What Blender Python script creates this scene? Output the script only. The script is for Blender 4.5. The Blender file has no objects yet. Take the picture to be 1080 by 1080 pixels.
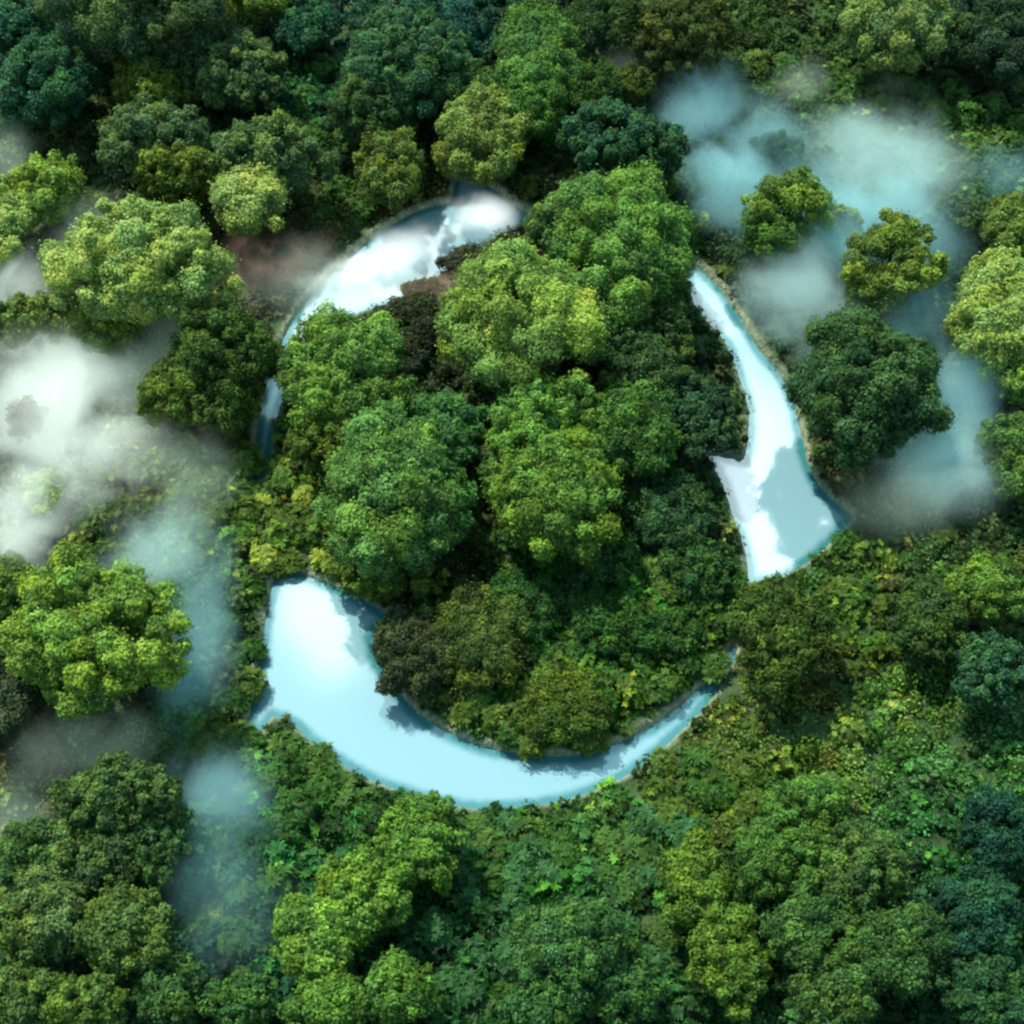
import bpy, math, random
import numpy as np
from mathutils import Vector
R = math.radians
SC = bpy.context.scene
COL = SC.collection
rng = np.random.default_rng(7)

# ------------------------------------------------------------------ camera
TILT, LENS, DIST = R(33), 55.0, 153.0
cam_d = bpy.data.cameras.new('camera'); cam = bpy.data.objects.new('camera', cam_d)
COL.objects.link(cam)
cam.location = (0, -DIST*math.sin(TILT), DIST*math.cos(TILT))
cam.rotation_euler = (TILT, 0, 0)
cam_d.lens = LENS; cam_d.sensor_width = 36; cam_d.clip_end = 6000
SC.camera = cam
TH = 18.0/LENS
CP = np.array(cam.location)
RIGHT = np.array([1, 0, 0.]); UP = np.array([0, math.cos(TILT), math.sin(TILT)])
FWD = np.array([0, math.sin(TILT), -math.cos(TILT)])

def ray(px, py):
    d = FWD + RIGHT*((px-540)/540*TH) + UP*((540-py)/540*TH)
    return d/np.linalg.norm(d)
def at(px, py, z=0.0):
    d = ray(px, py)
    return CP + d*((z-CP[2])/d[2])
def mpp(p):                                   # metres per photo pixel at a point
    return float(np.dot(p-CP, FWD))*TH/540
def to_px(P):
    v = P-CP; dz = v@FWD
    return 540+(v@RIGHT)/dz/TH*540, 540-(v@UP)/dz/TH*540

# ------------------------------------------------------------------ lakes
LAKES_PX = {
 'top': [(486,181),(477,216),(456,220),(430,230),(390,256),(347,293),(318,328),(297,368),(281,420),(273,465),(270,506),
         (275,506),(283,470),(292,430),(309,392),(334,362),(370,334),(430,312),(470,284),(500,264),(530,246),(558,230),(521,203)],
 'right': [(718,272),(752,300),(778,338),(800,372),(824,402),(838,440),(846,478),(862,516),(896,545),(866,578),(826,606),(792,612),
           (791,594),(786,570),(775,540),(765,510),(750,481),(786,489),(791,470),(792,432),(782,396),(768,362),(736,322)],
 'bottom': [(773,684),(758,712),(736,732),(700,762),(660,784),(630,795),(600,801),(550,799),(500,788),(450,764),(420,735),(397,700),
            (388,672),(405,650),(372,630),(332,614),(295,598),(286,640),(276,700),(268,745),(266,782),(286,752),(310,760),(335,784),(380,814),(430,834),
            (490,849),(540,849),(600,840),(655,818),(700,784),(745,738),(768,704)],
}
def smooth_poly(pts, n=3):
    P = np.array(pts, float)
    k = len(P); out = []
    for i in range(k):                        # light Catmull-Rom, corners kept
        p0, p1, p2, p3 = P[i-1], P[i], P[(i+1) % k], P[(i+2) % k]
        def corner(a, b, c):
            u, v = b-a, c-b
            return np.dot(u, v)/(np.linalg.norm(u)*np.linalg.norm(v)) < 0.6
        m1 = (p2-p1) if corner(p0, p1, p2) else (p2-p0)/2
        m2 = (p2-p1) if corner(p1, p2, p3) else (p3-p1)/2
        for j in range(n):
            t = j/n
            out.append((2*t**3-3*t*t+1)*p1+(t**3-2*t*t+t)*m1+(-2*t**3+3*t*t)*p2+(t**3-t*t)*m2)
    return np.array(out)
LAKES = {k: np.array([at(x, y, 0)[:2] for x, y in smooth_poly(v)]) for k, v in LAKES_PX.items()}

def sdf_poly(P, poly):
    a = poly; b = np.roll(poly, -1, 0)
    d2 = np.full(len(P), 1e9); inside = np.zeros(len(P), bool)
    for i in range(len(a)):
        ab = b[i]-a[i]; ap = P-a[i]
        t = np.clip((ap@ab)/(ab@ab+1e-12), 0, 1)
        q = ap - t[:, None]*ab
        d2 = np.minimum(d2, (q**2).sum(1))
        c = (a[i, 1] > P[:, 1]) != (b[i, 1] > P[:, 1])
        xi = (b[i, 0]-a[i, 0])*(P[:, 1]-a[i, 1])/(b[i, 1]-a[i, 1]+1e-12)+a[i, 0]
        inside ^= c & (P[:, 0] < xi)
    d = np.sqrt(d2)
    return np.where(inside, -d, d)
def shore(P):
    P = np.atleast_2d(P)[:, :2]
    return np.min([sdf_poly(P, p) for p in LAKES.values()], axis=0)

_w = [(rng.uniform(.03, .16), rng.uniform(0, 6.3), rng.uniform(0, 6.3)) for _ in range(14)]
def fbm(P):
    s = 0
    for k, a, ph in _w:
        s = s + np.sin(P[:, 0]*k*math.cos(a)*2+P[:, 1]*k*math.sin(a)*2+ph)*.06/k**.6
    return s*0.35
def height(P, sd=None):
    P = np.atleast_2d(P)[:, :2]
    if sd is None: sd = shore(P)
    r = np.clip((sd+.15)/.75, 0, 1); r = r*r*(3-2*r)
    jit = .15*np.sin(P[:, 0]*2.1)*np.sin(P[:, 1]*1.7)
    land = .75+jit+fbm(P)*np.clip(sd/8, 0, 1)+np.clip(sd-2, 0, 6)*.12
    return -1.2+r*(land+1.2)

# ------------------------------------------------------------------ mesh helpers
def mk_mesh(name, V, F, colr=None, mat=None, smooth=False, parent=None, attrs=None):
    """V (n,3); F array (m,k) or list of arrays of differing k."""
    me = bpy.data.meshes.new(name)
    Fs = F if isinstance(F, list) else [F]
    Fs = [f for f in Fs if len(f)]
    me.vertices.add(len(V)); me.vertices.foreach_set('co', np.ascontiguousarray(V, np.float32).ravel())
    li = np.concatenate([f.ravel() for f in Fs]).astype(np.int32)
    lt = np.concatenate([np.full(len(f), f.shape[1]) for f in Fs]).astype(np.int32)
    ls = np.concatenate([[0], np.cumsum(lt)[:-1]]).astype(np.int32)
    me.loops.add(len(li)); me.loops.foreach_set('vertex_index', li)
    me.polygons.add(len(lt)); me.polygons.foreach_set('loop_start', ls)
    try: me.polygons.foreach_set('loop_total', lt)
    except Exception: pass
    if smooth is not False:
        s = np.ones(len(lt), bool) if smooth is True else smooth
        me.polygons.foreach_set('use_smooth', s)
    me.update(calc_edges=True)
    if colr is not None:
        a = me.color_attributes.new('col', 'FLOAT_COLOR', 'POINT')
        a.data.foreach_set('color', np.c_[colr, np.ones(len(colr))].astype(np.float32).ravel())
    for k, v in (attrs or {}).items():
        a = me.attributes.new(k, 'FLOAT', 'POINT'); a.data.foreach_set('value', v.astype(np.float32))
    o = bpy.data.objects.new(name, me); COL.objects.link(o)
    if mat: me.materials.append(mat)
    if parent: o.parent = parent
    return o
def tag(o, label=None, cat=None, group=None, kind=None):
    for k, v in (('label', label), ('category', cat), ('group', group), ('kind', kind)):
        if v: o[k] = v
def norm(a): return a/(np.linalg.norm(a, axis=-1, keepdims=True)+1e-9)

def leaf_geo(C, N, L, Wd, colr, g, D=None):
    """folded two-quad leaves; C base centre, N face normal, D pointing direction"""
    n = len(C)
    if D is None: D = g.normal(size=(n, 3))
    T = norm(D-(D*N).sum(1, keepdims=True)*N); B = np.cross(N, T)
    L = np.broadcast_to(L, n)[:, None]; Wd = np.broadcast_to(Wd, n)[:, None]
    v = np.stack([C-T*L*.5, C+B*Wd*.5+N*L*.08, C+T*L*.5-N*L*.10, C-B*Wd*.5+N*L*.08], 1)
    i = np.arange(n)[:, None]*4
    return v.reshape(-1, 3), i+np.array([0, 1, 2, 3]), np.repeat(colr, 4, 0)

def ico(sub):
    import bmesh
    bm = bmesh.new(); bmesh.ops.create_icosphere(bm, subdivisions=sub, radius=1)
    V = np.array([v.co[:] for v in bm.verts]); F = np.array([[v.index for v in f.verts] for f in bm.faces]); bm.free()
    return V, F
ICO_V, ICO_F = ico(2)

def tubes(segs, sides=7):
    """segs: list of (points, radii) -> joined V,F"""
    V = []; F = []; off = 0
    for pts, rad in segs:
        pts = np.array(pts, float); k = len(pts)
        for i in range(k):
            d = pts[min(i+1, k-1)]-pts[max(i-1, 0)]; d = d/np.linalg.norm(d)
            a = np.cross(d, [1, .1, 0.02]); a /= np.linalg.norm(a); b = np.cross(d, a)
            th = np.linspace(0, 2*math.pi, sides, endpoint=False)
            V.append(pts[i]+rad[i]*(np.cos(th)[:, None]*a+np.sin(th)[:, None]*b))
        for i in range(k-1):
            for j in range(sides):
                F.append([off+i*sides+j, off+i*sides+(j+1) % sides, off+(i+1)*sides+(j+1) % sides, off+(i+1)*sides+j])
        off += k*sides
    return np.concatenate(V), np.array(F)

# ------------------------------------------------------------------ materials
def new_mat(name):
    m = bpy.data.materials.new(name); m.use_nodes = True
    m.node_tree.nodes.clear(); return m, m.node_tree.nodes, m.node_tree.links
def leaf_material(name, trans=.3, rough=.6, spec=.12):
    m, n, l = new_mat(name)
    out = n.new('ShaderNodeOutputMaterial'); at_ = n.new('ShaderNodeAttribute'); at_.attribute_name = 'col'
    nz = n.new('ShaderNodeTexNoise'); nz.inputs['Scale'].default_value = .9; nz.inputs['Detail'].default_value = 3
    geo = n.new('ShaderNodeNewGeometry'); l.new(geo.outputs['Position'], nz.inputs['Vector'])
    mr = n.new('ShaderNodeMapRange'); mr.inputs[1].default_value = .3; mr.inputs[2].default_value = .7
    mr.inputs[3].default_value = .75; mr.inputs[4].default_value = 1.3
    l.new(nz.outputs['Fac'], mr.inputs[0])
    mul = n.new('ShaderNodeVectorMath'); mul.operation = 'SCALE'
    l.new(at_.outputs['Color'], mul.inputs[0]); l.new(mr.outputs[0], mul.inputs['Scale'])
    p = n.new('ShaderNodeBsdfPrincipled'); p.inputs['Roughness'].default_value = rough
    p.inputs['Specular IOR Level'].default_value = spec
    l.new(mul.outputs[0], p.inputs['Base Color'])
    tr = n.new('ShaderNodeBsdfTranslucent')
    tc = n.new('ShaderNodeVectorMath'); tc.operation = 'MULTIPLY'; tc.inputs[1].default_value = (1.25, 1.35, .6)
    l.new(mul.outputs[0], tc.inputs[0]); l.new(tc.outputs[0], tr.inputs['Color'])
    mx = n.new('ShaderNodeMixShader'); mx.inputs[0].default_value = trans
    l.new(p.outputs[0], mx.inputs[1]); l.new(tr.outputs[0], mx.inputs[2]); l.new(mx.outputs[0], out.inputs['Surface'])
    return m
M_LEAF = leaf_material('foliage')
M_BROAD = leaf_material('broad_leaves', .25, .5, .14)

m, n, l = new_mat('bark'); M_BARK = m
out = n.new('ShaderNodeOutputMaterial'); p = n.new('ShaderNodeBsdfPrincipled'); p.inputs['Roughness'].default_value = .9
nz = n.new('ShaderNodeTexNoise'); nz.inputs['Scale'].default_value = 4; nz.inputs['Detail'].default_value = 6
cr = n.new('ShaderNodeValToRGB'); cr.color_ramp.elements[0].color = (.03, .022, .015, 1); cr.color_ramp.elements[1].color = (.13, .10, .07, 1)
l.new(nz.outputs['Fac'], cr.inputs[0]); l.new(cr.outputs[0], p.inputs['Base Color']); l.new(p.outputs[0], out.inputs[0])

m, n, l = new_mat('forest_floor'); M_GROUND = m
out = n.new('ShaderNodeOutputMaterial'); p = n.new('ShaderNodeBsdfPrincipled'); p.inputs['Roughness'].default_value = .95
geo = n.new('ShaderNodeNewGeometry')
nz = n.new('ShaderNodeTexNoise'); nz.inputs['Scale'].default_value = .35; nz.inputs['Detail'].default_value = 9; nz.inputs['Roughness'].default_value = .7
l.new(geo.outputs['Position'], nz.inputs['Vector'])
cr = n.new('ShaderNodeValToRGB'); e = cr.color_ramp.elements
e[0].position = .35; e[0].color = (.02, .06, .018, 1); e[1].position = .74; e[1].color = (.13, .13, .06, 1)
x = e.new(.52); x.color = (.045, .10, .03, 1)
l.new(nz.outputs['Fac'], cr.inputs[0])
at_ = n.new('ShaderNodeAttribute'); at_.attribute_name = 'bank'
nz2 = n.new('ShaderNodeTexNoise'); nz2.inputs['Scale'].default_value = 1.6; nz2.inputs['Detail'].default_value = 5
l.new(geo.outputs['Position'], nz2.inputs['Vector'])
mth = n.new('ShaderNodeMath'); mth.operation = 'MULTIPLY_ADD'; mth.inputs[1].default_value = 1.6; mth.inputs[2].default_value = -.25
l.new(nz2.outputs['Fac'], mth.inputs[0])
mth2 = n.new('ShaderNodeMath'); mth2.operation = 'MULTIPLY'; mth2.use_clamp = True
l.new(mth.outputs[0], mth2.inputs[0]); l.new(at_.outputs['Fac'], mth2.inputs[1])
mix = n.new('ShaderNodeMix'); mix.data_type = 'RGBA'
l.new(mth2.outputs[0], mix.inputs['Factor']); l.new(cr.outputs[0], mix.inputs['A']); mix.inputs['B'].default_value = (.52, .56, .40, 1)
l.new(mix.outputs['Result'], p.inputs['Base Color'])
bp = n.new('ShaderNodeBump'); bp.inputs['Distance'].default_value = .5; l.new(nz2.outputs['Fac'], bp.inputs['Height']); l.new(bp.outputs[0], p.inputs['Normal'])
l.new(p.outputs[0], out.inputs[0])

# water: milky turquoise lake with a strong mirror of the sky; the bank's reflection is painted in as a darker teal rim
m, n, l = new_mat('lake_water'); M_WATER = m
out = n.new('ShaderNodeOutputMaterial')
geo = n.new('ShaderNodeNewGeometry')
at_ = n.new('ShaderNodeAttribute'); at_.attribute_name = 'bank_reflection'
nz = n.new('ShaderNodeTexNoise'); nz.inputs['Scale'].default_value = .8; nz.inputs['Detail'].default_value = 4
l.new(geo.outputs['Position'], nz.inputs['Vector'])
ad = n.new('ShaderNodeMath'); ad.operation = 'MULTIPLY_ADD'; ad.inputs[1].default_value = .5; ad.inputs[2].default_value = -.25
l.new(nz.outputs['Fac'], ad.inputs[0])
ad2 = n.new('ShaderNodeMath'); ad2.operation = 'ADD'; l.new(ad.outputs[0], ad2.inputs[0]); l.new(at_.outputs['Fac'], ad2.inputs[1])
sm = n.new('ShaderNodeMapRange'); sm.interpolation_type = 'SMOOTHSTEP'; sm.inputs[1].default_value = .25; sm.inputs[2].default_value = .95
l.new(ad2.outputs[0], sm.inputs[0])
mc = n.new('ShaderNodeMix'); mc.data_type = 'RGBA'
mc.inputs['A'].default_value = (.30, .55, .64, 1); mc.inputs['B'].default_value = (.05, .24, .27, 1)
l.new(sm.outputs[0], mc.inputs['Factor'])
df = n.new('ShaderNodeBsdfDiffuse'); l.new(mc.outputs['Result'], df.inputs['Color'])
gl = n.new('ShaderNodeBsdfGlossy'); gl.inputs['Roughness'].default_value = .07; gl.inputs['Color'].default_value = (.85, .97, 1, 1)
nb = n.new('ShaderNodeTexNoise'); nb.inputs['Scale'].default_value = 1.3; nb.inputs['Detail'].default_value = 3
l.new(geo.outputs['Position'], nb.inputs['Vector'])
bp = n.new('ShaderNodeBump'); bp.inputs['Distance'].default_value = .02; bp.inputs['Strength'].default_value = .12
l.new(nb.outputs['Fac'], bp.inputs['Height']); l.new(bp.outputs[0], gl.inputs['Normal'])
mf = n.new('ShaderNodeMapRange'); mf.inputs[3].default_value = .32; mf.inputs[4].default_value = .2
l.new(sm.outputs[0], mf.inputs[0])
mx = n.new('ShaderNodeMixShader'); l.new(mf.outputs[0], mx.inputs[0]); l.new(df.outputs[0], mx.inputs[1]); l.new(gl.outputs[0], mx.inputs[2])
l.new(mx.outputs[0], out.inputs[0])

def mist_material(name, colr, dens, seed, glow=(.3, .3, .3)):
    m, n, l = new_mat(name)
    out = n.new('ShaderNodeOutputMaterial'); tc = n.new('ShaderNodeTexCoord')
    ln = n.new('ShaderNodeVectorMath'); ln.operation = 'LENGTH'; l.new(tc.outputs['Object'], ln.inputs[0])
    geo = n.new('ShaderNodeNewGeometry')
    mp = n.new('ShaderNodeVectorMath'); mp.operation = 'ADD'; mp.inputs[1].default_value = (seed*13.1, seed*7.7, 0)
    l.new(geo.outputs['Position'], mp.inputs[0])
    nz = n.new('ShaderNodeTexNoise'); nz.inputs['Scale'].default_value = .17; nz.inputs['Detail'].default_value = 4; nz.inputs['Distortion'].default_value = .6
    nz.inputs['Roughness'].default_value = .55; l.new(mp.outputs[0], nz.inputs['Vector'])
    a = n.new('ShaderNodeMath'); a.operation = 'MULTIPLY_ADD'; a.inputs[1].default_value = 2.4; a.inputs[2].default_value = -.25
    l.new(nz.outputs['Fac'], a.inputs[0])                       # .45 .. 1.55
    b = n.new('ShaderNodeMath'); b.operation = 'SUBTRACT'; l.new(a.outputs[0], b.inputs[0]); l.new(ln.outputs['Value'], b.inputs[1])
    c = n.new('ShaderNodeMapRange'); c.interpolation_type = 'SMOOTHSTEP'; c.inputs[1].default_value = .05; c.inputs[2].default_value = .75
    l.new(b.outputs[0], c.inputs[0])
    e = n.new('ShaderNodeMapRange'); e.interpolation_type = 'SMOOTHSTEP'; e.inputs[1].default_value = 1; e.inputs[2].default_value = .15
    l.new(ln.outputs['Value'], e.inputs[0])
    f = n.new('ShaderNodeMath'); f.operation = 'MULTIPLY'; l.new(c.outputs[0], f.inputs[0]); l.new(e.outputs[0], f.inputs[1])
    g = n.new('ShaderNodeMath'); g.operation = 'MULTIPLY'; g.inputs[1].default_value = dens; l.new(f.outputs[0], g.inputs[0])
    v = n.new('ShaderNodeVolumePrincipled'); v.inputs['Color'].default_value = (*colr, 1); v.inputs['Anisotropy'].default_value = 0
    l.new(g.outputs[0], v.inputs['Density']); l.new(g.outputs[0], v.inputs['Emission Strength']); v.inputs['Emission Color'].default_value = (*glow, 1); l.new(v.outputs[0], out.inputs['Volume'])  # emission added to brighten the mist, in place of multiple scattering
    return m

# ------------------------------------------------------------------ terrain
XN = np.arange(-80, 80.01, .4); YN = np.arange(-62, 92.01, .4)
gx, gy = np.meshgrid(XN, YN); GP = np.c_[gx.ravel(), gy.ravel()]
sd = shore(GP); gz = height(GP, sd)
nx = len(XN); ii = (np.arange(len(YN)-1)[:, None]*nx+np.arange(nx-1)[None]).ravel()
GF = np.c_[ii, ii+1, ii+nx+1, ii+nx]
bank = np.clip(1-np.abs(sd-.45)/.55, 0, 1)
# skirt out to the horizon
rim = np.array([(-80, -62), (80, -62), (80, 92), (-80, 92)]); big = np.array([(-4000, -4000), (4000, -4000), (4000, 4000), (-4000, 4000)])
edge = np.r_[np.arange(nx), np.arange(1, len(YN))*nx+nx-1, (len(YN)-1)*nx+np.arange(nx-2, -1, -1), np.arange(len(YN)-2, 0, -1)*nx]
EP = GP[edge]; cen = np.array([0, 15.]); far = cen+(EP-cen)*45
k0 = len(GP); ne = len(edge); j = np.arange(ne); j2 = (j+1) % ne
SK = np.c_[edge[j], k0+j, k0+j2, edge[j2]]
GV = np.r_[np.c_[GP, gz], np.c_[far, np.full(ne, 1.0)]]
o = mk_mesh('ground', GV, np.r_[GF, SK], mat=M_GROUND, smooth=True, attrs={'bank': np.r_[bank, np.zeros(ne)]})
tag(o, 'damp forest floor of soil and leaf litter around the three lake arms', 'ground', kind='structure')

for k, lab in (('top', 'bright hazy lake arm shaped as an arrow, upper left of the wooded island'),
               ('right', 'white reflecting lake arm shaped as an arrow, right of the wooded island'),
               ('bottom', 'pale blue lake arm shaped as a curved arrow, below the wooded island')):
    poly = LAKES[k]; lo = poly.min(0)-1.5; hi = poly.max(0)+1.5
    xs = np.arange(lo[0], hi[0], .35); ys = np.arange(lo[1], hi[1], .35)
    X, Y = np.meshgrid(xs, ys); P = np.c_[X.ravel(), Y.ravel()]; s = sdf_poly(P, poly)
    w = len(xs); q = (np.arange(len(ys)-1)[:, None]*w+np.arange(w-1)[None]).ravel()
    F = np.c_[q, q+1, q+w+1, q+w]; F = F[(s[F] < .9).all(1)]
    used, inv = np.unique(F, return_inverse=True); F = inv.reshape(F.shape)
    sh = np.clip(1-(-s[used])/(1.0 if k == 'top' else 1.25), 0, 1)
    o = mk_mesh('lake', np.c_[P[used], np.zeros(len(used))], F, mat=M_WATER, attrs={'bank_reflection': sh})
    tag(o, lab, 'lake', kind='structure')

# ------------------------------------------------------------------ trees
PAL = dict(lime=(.27, .37, .10), fresh=(.125, .235, .035), mid=(.075, .165, .03), olive=(.105, .15, .025), dull=(.085, .14, .05),
           teal=(.035, .11, .055), dark=(.032, .078, .022), brown=(.10, .07, .045), pale=(.20, .28, .10), green=(.055, .15, .035), yolive=(.15, .205, .035))

def build_crown(Rx, Ry, Rz, lobe, leaf, base, g, dens=1.0, gap=.0, ragged=.15):
    Rm = (Rx*Ry)**.5
    rl0 = lobe*Rm if lobe < 1 else lobe
    area = 2.6*math.pi*Rm*(Rm+Rz)*.55
    nl = int(np.clip(area/(rl0**2*2.75)*(1-gap), 7, 140))
    cand = norm(g.normal(size=(nl*14, 3))); cand = cand[cand[:, 2] > -.42]
    pts = [cand[0]]
    for _ in range(nl-1):
        sub = cand[g.integers(0, len(cand), 12)]
        d = np.min(np.linalg.norm(sub[:, None]-np.array(pts)[None], axis=2), axis=1)
        pts.append(sub[np.argmax(d)])
    U = np.array(pts)
    rl = rl0*g.uniform(.48, 1.35, len(U))
    ph = g.uniform(0, 6.3, 6)
    az = np.arctan2(U[:, 1], U[:, 0])
    out = 1+ragged*(.6*np.sin(2*az+ph[0])+.6*np.sin(3*az+ph[1])+.5*np.sin(5*az+ph[2])+.5*np.sin(4*U[:, 2]+ph[3]))
    out = np.clip(out*g.uniform(.76, 1.12, len(U)), .6, 1.2)
    S = np.array([Rx, Ry, Rz])
    C = U*(np.maximum(S-rl[:, None]*.85, .3*S))*out[:, None]
    # inner lobes keep the crown closed
    ni = max(4, nl//3); Ui = norm(g.normal(size=(ni, 3))); Ui[:, 2] = np.abs(Ui[:, 2])*.7
    Ci = Ui*(S*.52); C = np.r_[C, Ci]; rl = np.r_[rl, rl0*g.uniform(.9, 1.3, ni)]
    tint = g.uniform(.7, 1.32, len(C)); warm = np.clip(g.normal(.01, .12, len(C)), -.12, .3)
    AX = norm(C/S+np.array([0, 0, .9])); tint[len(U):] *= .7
    V = []; F = []; Cc = []; off = 0
    # solid cores of the clumps, coloured darker to paint in the inner shade
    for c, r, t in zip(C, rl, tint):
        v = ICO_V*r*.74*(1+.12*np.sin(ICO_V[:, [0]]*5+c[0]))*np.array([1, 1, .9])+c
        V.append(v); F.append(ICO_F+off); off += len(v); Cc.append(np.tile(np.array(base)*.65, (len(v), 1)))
    cnt = np.maximum((4*math.pi*rl**2*.75/(leaf**2*.38)*1.15*dens).astype(int), 25)
    idx = np.repeat(np.arange(len(C)), cnt); N = len(idx)
    D = norm(g.normal(size=(N, 3))); dt = (D*AX[idx]).sum(1); fl_ = dt < -.3
    D[fl_] = D[fl_]-2*dt[fl_][:, None]*AX[idx][fl_]; dt = np.abs(dt)
    ax = g.uniform(0, 6.3, (len(C), 4))
    bump = 1+.09*np.sin(D[:, 0]*6+ax[idx, 0])+.09*np.sin(D[:, 1]*7+ax[idx, 1])+.06*np.sin(D[:, 2]*8+ax[idx, 2])
    rad = rl[idx]*bump*g.uniform(.80, 1.06, N)
    stray = g.random(N) < .09; rad[stray] *= g.uniform(1.03, 1.34, stray.sum())
    P = C[idx]+D*rad[:, None]*.95+AX[idx]*(D*AX[idx]).sum(1)[:, None]*rad[:, None]*.28
    NN = norm(D*1.0+np.array([0, 0, .25])+g.normal(0, .42, (N, 3)))
    col = np.array(base)[None]*(tint[idx]*g.uniform(.72, 1.3, N))[:, None]
    up = np.clip((D[:, 2]+.3)/1.3, 0, 1)*np.clip((rad/rl[idx]-.8)/.3, 0, 1)     # clump tips: yellower young growth, plus painted light on top and shade below
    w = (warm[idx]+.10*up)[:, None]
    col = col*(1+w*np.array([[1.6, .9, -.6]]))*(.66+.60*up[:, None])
    L = leaf*g.uniform(.65, 1.35, N)
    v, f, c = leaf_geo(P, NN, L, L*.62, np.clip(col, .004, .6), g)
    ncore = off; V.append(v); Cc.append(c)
    tri = np.concatenate(F)
    return np.concatenate(V), [tri, f+off], np.concatenate(Cc), C, rl, len(tri)

def make_trunk(h, r, tops, g):
    bend = g.normal(0, .25, (4, 2)).cumsum(0)
    pts = [(0, 0, -.6)]+[(bend[i, 0]*.3, bend[i, 1]*.3, h*(i+1)/4) for i in range(4)]
    segs = [(pts, [r*1.5, r, r*.85, r*.65, r*.4])]
    for t in tops:
        z0 = h*g.uniform(.4, .85); s = np.array([pts[2][0]*.8, pts[2][1]*.8, z0]); mid_ = (s+t)/2+np.array([0, 0, -.25])
        segs.append(([s, mid_, t], [r*.42, r*.28, r*.1]))
    return tubes(segs)

TREE_FOOT = []
def tree(px, py, rx, ry, colr, label, name='forest_tree', cat='tree', lobe=.26, leaf=.29, hz=None, zf=.78, dens=1.0, gap=0., ragged=.15,
         group='trees of the forest', base=None, trunk_h=None):
    g = np.random.default_rng(int(px*7919+py*104729) % (2**31))
    if py > 820: rx, ry = rx*.9, ry*.9
    guess = rx*.093
    th = trunk_h if trunk_h is not None else 1.5+guess*.55        # bare trunk below the crown
    hc = 1.2+th+guess*zf*.55
    P = at(px, py, hc); s = mpp(P)
    Rx = rx*s; Rz = Rx*zf
    t = math.acos(np.dot(norm(P-CP), [0, 0, -1]))
    ryw = ry*s; Ry = math.sqrt(max(ryw**2-(Rz*math.sin(t)*.85)**2, .36*ryw**2))/math.cos(t)
    Ry = min(max(Ry, .6*Rx), 1.5*Rx)
    gz_ = float(height(P[:2])[0])
    if gz_ < .2: gz_ = -.1
    b = np.array(PAL[colr] if isinstance(colr, str) else colr)*np.array([1.24, 1.36, 1.40])
    root = bpy.data.objects.new(name, None); COL.objects.link(root); root.location = (P[0], P[1], gz_); root.empty_display_size = 1
    tag(root, label, cat, group)
    V, F, C, cc, rl, ntri = build_crown(Rx, Ry, Rz, lobe, leaf, b, g, dens, gap, ragged)
    cz = P[2]-gz_
    V[:, 2] += cz
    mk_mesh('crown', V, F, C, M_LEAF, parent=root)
    tops = cc+np.array([0, 0, cz-.2]); tops = tops[np.argsort(g.random(len(tops)))[:9]]
    TV, TF = make_trunk(cz+Rz*.35, max(.12, Rx*.055), tops, g)
    mk_mesh('trunk', TV, TF, mat=M_BARK, smooth=True, parent=root)
    TREE_FOOT.append((P[0], P[1], max(Rx, Ry)))
    return root

T = tree
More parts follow.
